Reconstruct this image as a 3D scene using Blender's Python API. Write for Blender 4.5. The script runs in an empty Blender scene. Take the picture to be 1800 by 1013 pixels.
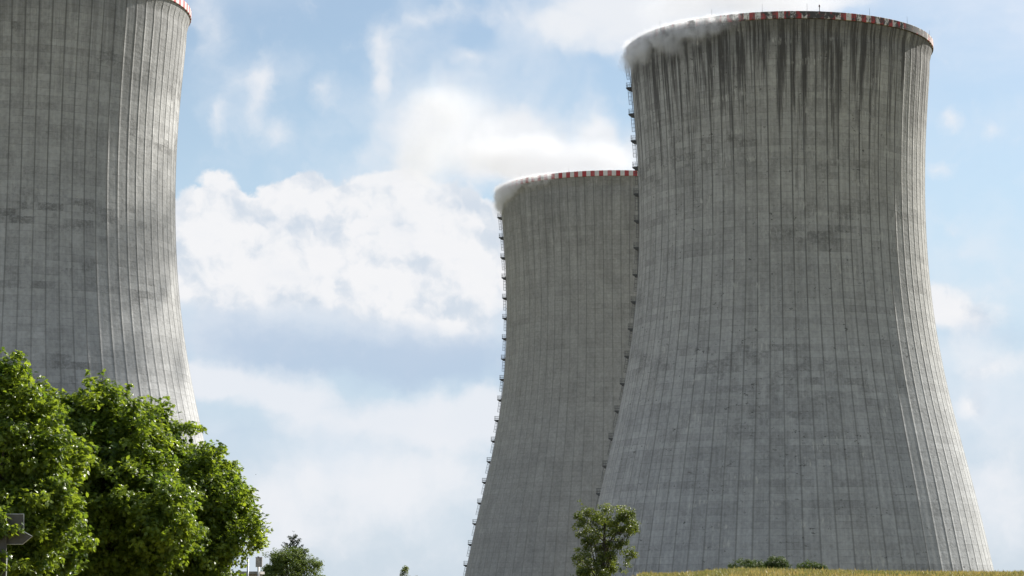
import bpy, math, random
import numpy as np
from mathutils import Vector, Matrix, noise as mnoise
R = math.radians
rng = np.random.default_rng(7)
random.seed(7)
sc = bpy.context.scene
col = sc.collection

# ------------------------------------------------------------------ camera
EYE = 1.7
PITCH = R(7.5)
FPX = 4000.0
cd = bpy.data.cameras.new('camera'); cam = bpy.data.objects.new('camera', cd); col.objects.link(cam)
cam.location = (0, 0, EYE); cam.rotation_euler = (math.pi/2 + PITCH, 0, 0)
cd.sensor_width = 36; cd.lens = FPX/1800*36; cd.clip_end = 20000; cd.clip_start = .5
sc.camera = cam

def ray(px, py):
    """world direction of a photo pixel (y component 1)"""
    X = (px-900)/FPX; U = (506.5-py)/FPX
    y = math.cos(PITCH) - U*math.sin(PITCH); z = math.sin(PITCH) + U*math.cos(PITCH)
    return Vector((X/y, 1, z/y))
def at(px, py, Y):
    d = ray(px, py)
    return Vector((d.x*Y, Y, EYE + d.z*Y))

# ------------------------------------------------------------------ node helper
class NT:
    def __init__(s, tree): s.t = tree; s.n = tree.nodes; s.l = tree.links
    def new(s, typ, **kw):
        nd = s.n.new(typ)
        for k, v in kw.items(): setattr(nd, k, v)
        return nd
    def put(s, sock, v):
        if isinstance(v, bpy.types.NodeSocket): s.l.new(v, sock)
        elif v is not None: sock.default_value = v
    def m(s, op, a, b=None, c=None, clamp=False):
        nd = s.new('ShaderNodeMath', operation=op, use_clamp=clamp)
        s.put(nd.inputs[0], a); s.put(nd.inputs[1], b); s.put(nd.inputs[2], c)
        return nd.outputs[0]
    def vm(s, op, a, b=None, sc_=None):
        nd = s.new('ShaderNodeVectorMath', operation=op)
        s.put(nd.inputs[0], a); s.put(nd.inputs[1], b)
        if sc_ is not None: s.put(nd.inputs['Scale'], sc_)
        return nd.outputs['Value' if op in ('LENGTH', 'DOT_PRODUCT') else 'Vector']
    def xyz(s, x, y, z=0.0):
        nd = s.new('ShaderNodeCombineXYZ')
        for i, v in enumerate((x, y, z)): s.put(nd.inputs[i], v)
        return nd.outputs[0]
    def sep(s, v):
        nd = s.new('ShaderNodeSeparateXYZ'); s.l.new(v, nd.inputs[0]); return nd.outputs
    def noise(s, vec, scale=1, detail=4, rough=.5, color=False, lac=2.0):
        nd = s.new('ShaderNodeTexNoise'); s.put(nd.inputs['Vector'], vec)
        nd.inputs['Scale'].default_value = scale; nd.inputs['Detail'].default_value = detail
        nd.inputs['Roughness'].default_value = rough; nd.inputs['Lacunarity'].default_value = lac
        return nd.outputs['Color' if color else 'Fac']
    def white(s, vec):
        nd = s.new('ShaderNodeTexWhiteNoise', noise_dimensions='3D'); s.put(nd.inputs['Vector'], vec); return nd.outputs['Value']
    def rng(s, v, a, b, c=0.0, d=1.0, smooth=True):
        nd = s.new('ShaderNodeMapRange', interpolation_type='SMOOTHSTEP' if smooth else 'LINEAR')
        nd.clamp = True
        for i, x in enumerate((v, a, b, c, d)): s.put(nd.inputs[i], x)
        return nd.outputs[0]
    def mix(s, f, a, b, mode='MIX'):
        nd = s.new('ShaderNodeMix', data_type='RGBA', blend_type=mode)
        s.put(nd.inputs[0], f)
        for k, v in ((6, a), (7, b)):
            if isinstance(v, (tuple, list)) and len(v) == 3: v = (*v, 1)
            s.put(nd.inputs[k], v)
        return nd.outputs[2]
    def blob(s, vec, loc, rad, rot=0):
        """1 at the centre of an ellipse or ellipsoid, falling in a straight line to 0 at its edge"""
        mp = s.new('ShaderNodeMapping', vector_type='TEXTURE'); s.l.new(vec, mp.inputs[0])
        mp.inputs[1].default_value = loc; mp.inputs[2].default_value = (0, 0, R(rot)); mp.inputs[3].default_value = rad
        g = s.new('ShaderNodeTexGradient', gradient_type='SPHERICAL'); s.l.new(mp.outputs[0], g.inputs[0])
        return g.outputs['Fac']

# ------------------------------------------------------------------ sky, sun, exposure
EX = 2**1.3                            # the sky values below are what the camera records, divided by the exposure
def dv(*c): return tuple(k/EX for k in c)
SUN_AZ, SUN_EL = 46.0, 36.0            # clockwise from +Y, the way the camera looks
w = bpy.data.worlds.new('World'); sc.world = w; w.use_nodes = True; w.cycles.sampling_method = 'MANUAL'; w.cycles.sample_map_resolution = 512
w.node_tree.nodes.clear(); n = NT(w.node_tree)
sky = n.new('ShaderNodeTexSky', sky_type='NISHITA'); sky.sun_disc = False
sky.sun_elevation = R(SUN_EL); sky.sun_rotation = R(SUN_AZ)
sky.air_density = 1.0; sky.dust_density = .35; sky.ozone_density = 2.2
SKY = .07
skyc = n.mix(1.0, sky.outputs[0], (SKY*.82, SKY*.74, SKY*.66, 1), 'MULTIPLY')
tc = n.new('ShaderNodeTexCoord')
dirv = n.vm('NORMALIZE', tc.outputs['Generated'])
dx, dy, dz = n.sep(dirv)
DEG = 69.8
az = n.m('MULTIPLY', n.m('ARCTAN2', dx, dy), 57.2958*DEG)
el = n.m('MULTIPLY', n.m('ARCSINE', dz), 57.2958*DEG)
P = n.xyz(az, el, 0.0)
def sp(px, py):
    d = ray(px, py).normalized()
    return (math.degrees(math.atan2(d.x, d.y))*DEG, math.degrees(math.asin(d.z))*DEG, 0)
def warp(vec, amps):
    out = vec
    for scale, amp, det in amps:
        c = n.noise(vec, scale, det, .6, color=True)
        out = n.vm('ADD', out, n.vm('MULTIPLY', n.vm('SUBTRACT', c, (.5, .5, .5)), (amp, amp, 0)))
    return out
def field(vec, blobs):
    acc = None
    for (px, py, rx, ry, rot, wt) in blobs:
        b = n.blob(vec, sp(px, py), (rx, ry, 500), -rot)
        acc = n.m('MULTIPLY', b, wt) if acc is None else n.m('MULTIPLY_ADD', b, wt, acc)
    return acc
WISP = [(672,85,34,85,0,.6),(735,38,65,24,-25,.55),(668,135,30,36,0,.5),(462,150,34,80,15,.6),(490,235,60,30,10,.6),(425,150,70,24,-30,.4),(440,200,30,40,0,.3),
        (562,160,40,46,20,.62),(378,62,44,46,0,.5),(350,20,60,40,0,.4),(385,215,24,50,10,.45),(860,25,140,45,10,.35),(950,60,130,50,30,.35),(1000,40,120,60,30,.55),
        (740,190,110,120,0,.6),(850,270,190,110,20,1.0),(820,95,50,26,0,.6),(700,290,100,110,0,.5),(640,250,50,80,0,.3),(1045,215,45,80,0,.7),(1080,270,90,70,0,1.0),(930,285,150,60,5,.8),(960,250,150,90,20,.9),
        (1120,50,190,95,10,1.0),(1250,-20,330,75,0,1.2),(1450,0,130,40,0,.9),
        (600,900,430,150,0,.45),(760,830,180,120,0,.5),(470,880,200,90,0,.35),(640,850,260,60,0,.35),(520,940,160,60,0,.35),
        (1760,820,160,110,0,.5),(1780,930,200,120,0,.4),(1665,215,34,26,0,.7),(1735,232,32,22,0,.65),(1650,300,40,30,0,.5),(1700,520,130,40,0,.5),(1740,620,150,60,0,.5)]
CUM = [(420,450,190,130,0,.8),(620,430,190,140,0,.8),(745,430,160,140,0,.8),(520,450,260,130,0,.7),(355,400,120,90,0,.65),(345,500,110,100,0,.5),
       (680,368,100,78,0,.7),(800,410,110,80,0,.5),(640,520,260,90,15,.5),(845,450,130,150,0,.7),(440,385,110,74,0,.5),(790,560,190,100,15,.5),
       (385,312,60,26,0,.45),(512,325,70,28,0,.5),
       (1690,545,120,58,10,.75),(1750,652,150,40,-5,.7),(1705,712,64,36,0,.75),(1650,530,60,60,0,.4)]
SOFT = [(600,540,360,150,0,1.0),(380,560,160,140,0,.6),(820,560,180,160,0,.7),(560,430,330,120,0,.6)]
VEIL = [(450,180,190,150,0,.55),(380,80,110,120,0,.5),(700,120,140,160,0,.5),(950,60,300,120,0,.6),(850,230,320,170,0,.9),(560,330,380,90,0,.6),(1690,240,150,130,0,.5),(1710,450,190,130,0,.7),(1720,640,220,160,0,.9),(1740,850,240,200,0,.8),(620,820,460,200,0,.8)]
LOWB = [(430,672,210,52,3,.85),(340,660,100,45,0,.5),(640,745,260,62,6,.75),(800,740,170,80,0,.8),(860,720,80,60,0,.5),(520,700,90,40,0,.4),(1760,830,140,60,0,.5)]
SHADE = [(440,600,230,75,5,.9),(680,620,320,80,5,1.1),(820,640,200,60,0,.8),(560,640,300,50,5,.4),(700,730,300,30,8,.25),(420,760,200,30,0,.35),(520,490,120,50,25,.22),(700,400,70,40,30,.3),(480,390,60,40,20,.2),(1720,590,140,36,0,.6)]
Pw = warp(P, [(.006, 70, 3), (.03, 26, 5)])
Pc = warp(P, [(.010, 46, 3), (.045, 20, 6)])
fb = n.noise(Pw, .012, 8, .53); fb2 = n.noise(n.vm('MULTIPLY', P, (1, 1.5, 1)), .02, 8, .62)
sky_n = n.vm('MULTIPLY', dirv, (1, 1, 2.2))
gen = n.noise(sky_n, 2.2, 8, .58)
front = n.m('MULTIPLY', n.rng(dy, .93, .975), n.rng(n.m('ABSOLUTE', el), 14.9*DEG, 18*DEG, 1, 0))
gen_a = n.m('MULTIPLY', n.rng(gen, .47, .60), n.m('SUBTRACT', 1.0, front))
fbc = n.m('SUBTRACT', fb, .5); fb2c = n.m('SUBTRACT', fb2, .5)
wa = n.m('MULTIPLY', n.rng(n.m('MULTIPLY_ADD', n.m('SUBTRACT', n.noise(Pw, .012, 7, .56), .5), 1.1, field(Pw, WISP)), 0.0, .95), .94)
cd_ = n.m('MULTIPLY_ADD', fbc, .7, field(Pc, CUM)); ca = n.rng(cd_, .13, n.rng(el, 5.2*DEG, 9.0*DEG, .95, .30))
la_ = n.m('MULTIPLY', n.rng(n.m('MULTIPLY_ADD', fbc, .9, field(Pw, LOWB)), .05, .75), .85)
shade = n.m('MULTIPLY', n.rng(n.m('MULTIPLY_ADD', fb2c, .7, field(Pw, SHADE)), -.05, 1.35), .78)
def relief(scale, det, off, rough=.55):      # towers of cloud lit from the sun's side
    a = n.noise(Pc, scale, det, rough); b = n.noise(n.vm('ADD', Pc, off), scale, det, rough)
    return n.m('SUBTRACT', a, b)
tone = n.rng(n.m('ADD', n.m('MULTIPLY', relief(.0095, 6, (18, 28, 0), .5), 1.35), n.m('MULTIPLY_ADD', cd_, .10, n.m('MULTIPLY', relief(.030, 5, (5, 8, 0), .5), .28))), -.17, .17)
WHITE, GREY, BLUE = dv(.91, .915, .935), dv(.66, .73, .82), dv(.47, .59, .755)
ccol = n.mix(tone, GREY, WHITE)
low = n.rng(el, 3.0*DEG, 15.0*DEG, .96, 0.0)
so_ = n.m('MULTIPLY', n.rng(n.m('MULTIPLY_ADD', fbc, .8, field(Pw, SOFT)), .05, .8), .9)
ve_ = n.m('MULTIPLY', n.rng(n.m('MULTIPLY_ADD', n.m('SUBTRACT', n.noise(Pw, .008, 5, .5), .5), 1.7, field(Pw, VEIL)), .10, 1.2), .75)
skyc = n.mix(low, skyc, n.mix(n.rng(el, 0, 11*DEG), dv(.60, .70, .80), dv(.53, .70, .88)))
out = n.mix(ve_, skyc, dv(.80, .85, .92))
out = n.mix(so_, out, dv(.72, .78, .865))
out = n.mix(ca, out, ccol)
out = n.mix(shade, out, BLUE)
out = n.mix(la_, out, dv(.84, .865, .915))
out = n.mix(wa, out, dv(.86, .88, .92))
out = n.mix(gen_a, out, dv(.80, .86, .96))
below = n.rng(dz, -.03, 0, 1, 0)
out = n.mix(below, out, dv(.30, .30, .22))
bg = n.new('ShaderNodeBackground'); n.l.new(out, bg.inputs[0]); bg.inputs[1].default_value = 1.0
wo = n.new('ShaderNodeOutputWorld'); n.l.new(bg.outputs[0], wo.inputs[0])

sl = bpy.data.lights.new('sun', 'SUN'); so = bpy.data.objects.new('sun', sl); col.objects.link(so)
sl.energy = 4.6; sl.angle = R(.5); sl.color = (1, .95, .87)
so.rotation_euler = (R(90-SUN_EL), 0, R(180-SUN_AZ))
so.location = (200, 200, 300)

sc.view_settings.view_transform = 'Standard'; sc.view_settings.look = 'None'
sc.view_settings.exposure = 1.3; sc.view_settings.gamma = 1.0
sc.cycles.max_bounces = 7; sc.cycles.diffuse_bounces = 3; sc.cycles.transmission_bounces = 3
sc.cycles.volume_bounces = 4; sc.cycles.transparent_max_bounces = 8
sc.cycles.volume_step_rate = 1.0; sc.cycles.volume_max_steps = 128
sc.cycles.caustics_reflective = False; sc.cycles.caustics_refractive = False

# ------------------------------------------------------------------ object helpers
def props(o, label=None, cat=None, group=None, kind=None):
    for k, v in (('label', label), ('category', cat), ('group', group), ('kind', kind)):
        if v: o[k] = v
    return o
def empty(name, loc=(0, 0, 0), rz=0.0):
    o = bpy.data.objects.new(name, None); o.location = loc; o.rotation_euler = (0, 0, rz); o.empty_display_size = .3
    col.objects.link(o); return o
def link(name, me, mat=None, parent=None, loc=(0, 0, 0)):
    o = bpy.data.objects.new(name, me); o.location = loc
    if mat is not None and not me.materials: me.materials.append(mat)
    if parent is not None: o.parent = parent
    col.objects.link(o); return o
def mesh_np(name, verts, faces_flat, sizes, smooth=False):
    me = bpy.data.meshes.new(name)
    verts = np.asarray(verts, np.float32); faces_flat = np.asarray(faces_flat, np.int32); sizes = np.asarray(sizes, np.int32)
    me.vertices.add(len(verts)); me.vertices.foreach_set('co', verts.ravel())
    me.loops.add(len(faces_flat)); me.loops.foreach_set('vertex_index', faces_flat)
    me.polygons.add(len(sizes)); st = np.concatenate([[0], np.cumsum(sizes)[:-1]]).astype(np.int32)
    me.polygons.foreach_set('loop_start', st)
    me.polygons.foreach_set('use_smooth', np.full(len(sizes), smooth))
    me.update(calc_edges=True); return me
class MB:
    def __init__(s): s.v = []; s.f = []
    def add(s, v, f):
        b = len(s.v); s.v += [tuple(p) for p in v]; s.f += [tuple(i+b for i in q) for q in f]
    def box(s, c, size, mat=None):
        x, y, z = (k/2 for k in size); c = Vector(c)
        v = [Vector((a*x, b*y, d*z)) for a in (-1, 1) for b in (-1, 1) for d in (-1, 1)]
        if mat is not None: v = [mat @ p for p in v]
        s.add([p+c for p in v], [(0,1,3,2),(4,6,7,5),(0,4,5,1),(2,3,7,6),(0,2,6,4),(1,5,7,3)])
    def tube(s, pts, rad, k=6, cap=True):
        pts = [Vector(p) for p in pts]; rs = rad if isinstance(rad, (list, tuple)) else [rad]*len(pts)
        rings = []
        for i, p in enumerate(pts):
            t = (pts[min(i+1, len(pts)-1)] - pts[max(i-1, 0)]).normalized()
            a = t.cross(Vector((0, 0, 1)) if abs(t.z) < .9 else Vector((1, 0, 0))).normalized(); b = t.cross(a)
            rings.append([p + (a*math.cos(2*math.pi*j/k) + b*math.sin(2*math.pi*j/k))*rs[i] for j in range(k)])
        f = []
        for i in range(len(pts)-1):
            for j in range(k):
                f.append((i*k+j, i*k+(j+1) % k, (i+1)*k+(j+1) % k, (i+1)*k+j))
        if cap: f += [tuple(range(k))[::-1], tuple((len(pts)-1)*k+j for j in range(k))]
        s.add([q for r in rings for q in r], f)
    def build(s, name, mat, parent=None, smooth=False, loc=(0, 0, 0)):
        me = bpy.data.meshes.new(name); me.from_pydata(s.v, [], s.f); me.update()
        if smooth: me.polygons.foreach_set('use_smooth', [True]*len(me.polygons))
        return link(name, me, mat, parent, loc)

def plain(name, colr, rough=.6, metal=0.0, var=.25, scale=4.0):
    m = bpy.data.materials.new(name); m.use_nodes = True; q = NT(m.node_tree)
    b = q.n['Principled BSDF']; t = q.new('ShaderNodeTexCoord')
    f = q.noise(t.outputs['Object'], scale, 5, .6)
    c = q.mix(q.rng(f, .35, .65), tuple(k*(1-var) for k in colr), tuple(min(1, k*(1+var)) for k in colr))
    q.l.new(c, b.inputs['Base Color']); b.inputs['Roughness'].default_value = rough; b.inputs['Metallic'].default_value = metal
    return m
STEEL = plain('galvanised_steel', (.10, .105, .11), .55, .4)
DARK = plain('dark_plate', (.085, .088, .092), .6, .2)

# ------------------------------------------------------------------ cooling towers
NR = 80
PROF = [(0, 30.18), (-.9, 30.2), (-1.5, 30.1), (-3.6, 29.55), (-6.3, 29.45), (-10, 29.15), (-14.2, 28.80), (-20, 28.38), (-27.3, 28.08), (-33, 28.02), (-36.9, 28.05),
        (-42, 28.22), (-48.1, 28.58), (-53.5, 29.1), (-59.3, 29.85), (-65, 30.8), (-70.4, 31.85), (-75.9, 33.1), (-81.4, 34.4), (-89, 36.2), (-96, 37.7), (-103.1, 39.2), (-122, 43.2)]
PROF = [(a, b) for a, b in PROF]
zs_ = np.array([p[0] for p in PROF])[::-1]; rs_ = np.array([p[1] for p in PROF])[::-1]
def prof(z):          # smooth below the collar, straight across it
    z = np.asarray(z, float)
    k = np.interp(z, zs_, rs_)
    s = sum(np.interp(z+d, zs_, rs_) for d in (-3, -1.5, 0, 1.5, 3))/5
    wgt = np.clip((-8-z)/3, 0, 1)
    return k*(1-wgt) + s*wgt

def concrete(name, base=(.36, .36, .345), cool=(.35, .362, .37), stain=.9, streak=1.0, patch=1.0, white=.6, pits=.6, rib_dark=.55, panel=.10, weather=.0):
    m = bpy.data.materials.new(name); m.use_nodes = True; q = NT(m.node_tree); b = q.n['Principled BSDF']
    uv = q.new('ShaderNodeUVMap', uv_map='UVMap').outputs[0]
    u, v, _ = q.sep(uv)
    obj = q.new('ShaderNodeTexCoord').outputs['Object']
    depth = q.m('MULTIPLY', v, -1.0)                      # metres below the rim
    big = q.rng(q.noise(obj, .035, 4, .55), .35, .65)
    hz = q.rng(depth, 25, 95)
    c = q.mix(q.m('ADD', q.m('MULTIPLY', hz, .75), q.m('MULTIPLY', big, .25)), base, cool)  # cooler lower down: bluish sky light put into the shell colour
    lift = 1.25
    wth = q.rng(depth, 35, 85, 1-weather, 1.0)
    pu = q.m('FLOOR', u); pv = q.m('FLOOR', q.m('DIVIDE', v, lift))
    wn = q.white(q.xyz(pu, pv, 3.1)); row = q.white(q.xyz(0, pv, 7.7)); colw = q.white(q.xyz(pu, q.m('FLOOR', q.m('DIVIDE', v, 9.0)), 1.7))
    val = q.m('ADD', 1.0, q.m('MULTIPLY', q.m('SUBTRACT', wn, .5), panel))
    val = q.m('ADD', val, q.m('MULTIPLY', q.m('SUBTRACT', row, .5), panel*1.3))
    val = q.m('ADD', val, q.m('MULTIPLY', q.m('SUBTRACT', colw, .5), panel*1.2))
    fine = q.noise(obj, 1.6, 8, .68); mid = q.noise(q.vm('MULTIPLY', obj, (1, 1, .5)), .35, 7, .62)
    val = q.m('ADD', val, q.m('MULTIPLY', q.m('SUBTRACT', fine, .5), .85))
    val = q.m('ADD', val, q.m('MULTIPLY', q.m('SUBTRACT', mid, .5), .55))
    # dark leathery patches that sit along the casting joints
    jag = q.m('MULTIPLY', q.m('SUBTRACT', q.noise(q.xyz(q.m('MULTIPLY', u, 3.0), 0.0, 41.0), 1.0, 6, .8), .5), 1.6)
    pq = q.m('FLOOR', q.m('DIVIDE', q.m('ADD', v, jag), lift))
    pn = q.noise(q.xyz(q.m('MULTIPLY', u, .36), q.m('MULTIPLY', pq, .55), 0.0), 1.0, 7, .66)
    bandm = q.rng(q.noise(q.xyz(q.m('MULTIPLY', u, .05), q.m('MULTIPLY', v, .10), 5.0), 1.0, 3, .5), .50, .62)
    pm = q.m('MULTIPLY', q.rng(pn, .47, .56), q.m('ADD', .22, q.m('MULTIPLY', bandm, .78)))
    pf = q.noise(q.xyz(q.m('MULTIPLY', u, 4.0), q.m('MULTIPLY', v, 2.0), 31.0), 1.0, 6, .72)
    pm = q.m('MULTIPLY', pm, q.rng(depth, 40, 100, 1, .5)); pm = q.m('MULTIPLY', pm, q.rng(pf, .40, .56, .45, 1.45))
    val = q.m('MULTIPLY', val, q.m('SUBTRACT', 1.0, q.m('MULTIPLY', pm, .36*patch)))
    # thin joint lines
    fv = q.m('FRACT', q.m('DIVIDE', v, lift))
    jl = q.m('MULTIPLY', q.rng(q.m('ABSOLUTE', q.m('SUBTRACT', fv, .5)), .44, .5), q.rng(q.noise(q.xyz(q.m('MULTIPLY', u, .5), pv, 0.0), 1.0, 4, .6), .42, .6))
    val = q.m('MULTIPLY', val, q.m('SUBTRACT', 1.0, q.m('MULTIPLY', jl, .38)))
    # soot running down from the rim
    sn = q.noise(q.xyz(q.m('MULTIPLY', u, 2.0), q.m('MULTIPLY', v, .035), 2.0), 1.0, 8, .74)
    runlen = q.rng(q.noise(q.xyz(q.m('MULTIPLY', u, .75), 0.0, 9.0), 1.0, 6, .75), .36, .62, 6.0, 52.0)
    top = q.rng(q.m('DIVIDE', depth, runlen), .10, 1.05, 1, 0)
    sm = q.m('MULTIPLY', q.rng(sn, q.m('SUBTRACT', .58, q.m('MULTIPLY', top, .21)), .57), q.m('ADD', .06, q.m('MULTIPLY', top, .94)))
    sm = q.m('MULTIPLY', sm, stain)
    ring_ = q.m('MULTIPLY', q.rng(q.m('ADD', depth, q.m('MULTIPLY', q.noise(q.xyz(q.m('MULTIPLY', u, 1.1), 0.0, 4.0), 1.0, 6, .7), 9)), 5, 15, 1, 0), .62*stain)
    # stain by the ribs, plus their side shade put into the colour
    fu = q.m('FRACT', u)
    ribd = q.m('ABSOLUTE', q.m('SUBTRACT', q.m('FRACT', q.m('ADD', u, .52)), .5))
    rn = q.noise(q.xyz(q.m('MULTIPLY', q.m('ROUND', u), 3.7), q.m('MULTIPLY', v, .09), 6.0), 1.0, 5, .6)
    rm = q.m('MULTIPLY', q.rng(ribd, .015, .08, 1, 0), q.rng(rn, .18, .56))
    rm = q.m('MULTIPLY', rm, q.rng(depth, 20, 90, rib_dark*1.45, rib_dark*.5))
    # fine vertical streaking over the whole shell
    vs = q.noise(q.xyz(q.m('MULTIPLY', u, 4.5), q.m('MULTIPLY', v, .05), 8.0), 1.0, 7, .6)
    val = q.m('ADD', val, q.m('MULTIPLY', q.m('SUBTRACT', vs, .5), .42*streak))
    val = q.m('MULTIPLY', q.m('MAXIMUM', val, .25), wth)
    c = q.mix(1.0, c, q.xyz(val, val, val), 'MULTIPLY')
    c = q.mix(q.m('MINIMUM', q.m('MAXIMUM', sm, ring_), .92), c, (.055, .053, .052))
    c = q.mix(rm, c, (.075, .075, .072))
    c = q.mix(q.m('MULTIPLY', q.rng(q.m('MINIMUM', fu, q.m('SUBTRACT', 1.0, fu)), .035, .065, 1, 0), rib_dark*.45), c, (.11, .11, .105))
    # spalled spots
    pt = q.noise(q.xyz(q.m('MULTIPLY', u, 2.1), q.m('MULTIPLY', v, 1.15), 11.0), 1.0, 5, .72)
    pmask = q.rng(q.noise(q.xyz(q.m('MULTIPLY', u, .30), q.m('MULTIPLY', v, .22), 1.0), 1.0, 4, .6), .46, .60)
    c = q.mix(q.m('MULTIPLY', q.m('MULTIPLY', q.rng(pt, .60, .64), pmask), pits), c, (.06, .06, .058))
    # lime runs
    wnz = q.noise(q.xyz(q.m('MULTIPLY', u, 5.0), q.m('MULTIPLY', v, .30), 15.0), 1.0, 6, .7)
    wmask = q.rng(q.noise(q.xyz(q.m('MULTIPLY', u, .35), q.m('MULTIPLY', v, .28), 21.0), 1.0, 3, .5), .57, .66)
    c = q.mix(q.m('MULTIPLY', q.m('MULTIPLY', q.rng(wnz, .50, .64), wmask), white), c, (.56, .56, .53))
    q.l.new(c, b.inputs['Base Color']); b.inputs['Roughness'].default_value = .92
    b.inputs['Specular IOR Level'].default_value = .25
    bn = q.noise(q.vm('MULTIPLY', obj, (1, 1, 1.7)), .8, 9, .68)
    h = q.m('SUBTRACT', q.m('MULTIPLY', bn, .5), q.m('MULTIPLY', jl, .05))
    bp = q.new('ShaderNodeBump'); bp.inputs['Strength'].default_value = .35; bp.inputs['Distance'].default_value = .6
    q.l.new(h, bp.inputs['Height']); q.l.new(bp.outputs[0], b.inputs['Normal'])
    return m

def band_mat(name, dirt=.8, red=(.36, .035, .04), wht=(.62, .60, .57)):
    m = bpy.data.materials.new(name); m.use_nodes = True; q = NT(m.node_tree); b = q.n['Principled BSDF']
    u, v, _ = q.sep(q.new('ShaderNodeUVMap', uv_map='UVMap').outputs[0])
    s = q.m('GREATER_THAN', q.m('FRACT', u), .5)
    fade = q.white(q.xyz(q.m('FLOOR', q.m('MULTIPLY', u, 2)), 0.0, 0.0))
    c = q.mix(s, wht, q.mix(q.m('MULTIPLY', fade, .5), red, (.42, .12, .11)))
    obj = q.new('ShaderNodeTexCoord').outputs['Object']
    d = q.noise(q.vm('MULTIPLY', obj, (1, 1, .6)), 1.1, 7, .7)
    bigd = q.noise(obj, .06, 3, .5)
    d = q.m('MULTIPLY_ADD', q.m('SUBTRACT', q.noise(obj, 4.5, 5, .7), .5), .55, d)
    k = q.m('MULTIPLY', q.rng(q.m('ADD', d, q.m('MULTIPLY', q.m('SUBTRACT', bigd, .5), .8)), .37, .51), dirt)
    c = q.mix(k, c, (.06, .058, .055))
    q.l.new(c, b.inputs['Base Color']); b.inputs['Roughness'].default_value = .75
    return m

def revolve(name, prf, us, uoff, uscale, close=True, udisp=None):
    """surface of revolution; prf = [(r, z)], us = angles"""
    na, nz = len(us), len(prf)
    r = np.array([p[0] for p in prf])[:, None]; z = np.array([p[1] for p in prf])[:, None]
    if udisp is not None: r = r + udisp(us, z)
    X = r*np.cos(us)[None]; Y = r*np.sin(us)[None]; Z = z + 0*X
    V = np.stack([X, Y, Z], -1).reshape(-1, 3)
    i = np.arange(nz-1)[:, None]; j = np.arange(na)[None]; j2 = (j+1) % na
    F = np.stack([i*na+j, i*na+j2, (i+1)*na+j2, (i+1)*na+j], -1).reshape(-1, 4)
    me = mesh_np(name, V, F.ravel(), np.full(len(F), 4), True)
    uvl = me.uv_layers.new(name='UVMap')
    ua = uoff + np.arange(na+1)*0.0
    ang = np.concatenate([us, [us[0]+2*math.pi]])
    uu = (ang-us[0])/(2*math.pi)*uscale + uoff
    jj = np.broadcast_to(j, (nz-1, na)); U0 = uu[jj]; U1 = uu[jj+1]
    zz = np.array([p[1] for p in prf]); ii = np.broadcast_to(i, (nz-1, na)); Z0 = zz[ii]; Z1 = zz[ii+1]
    L = np.stack([np.stack([U0, Z0], -1), np.stack([U1, Z0], -1), np.stack([U1, Z1], -1), np.stack([U0, Z1], -1)], 2).reshape(-1)
    uvl.data.foreach_set('uv', L.astype(np.float32))
    return me

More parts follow.
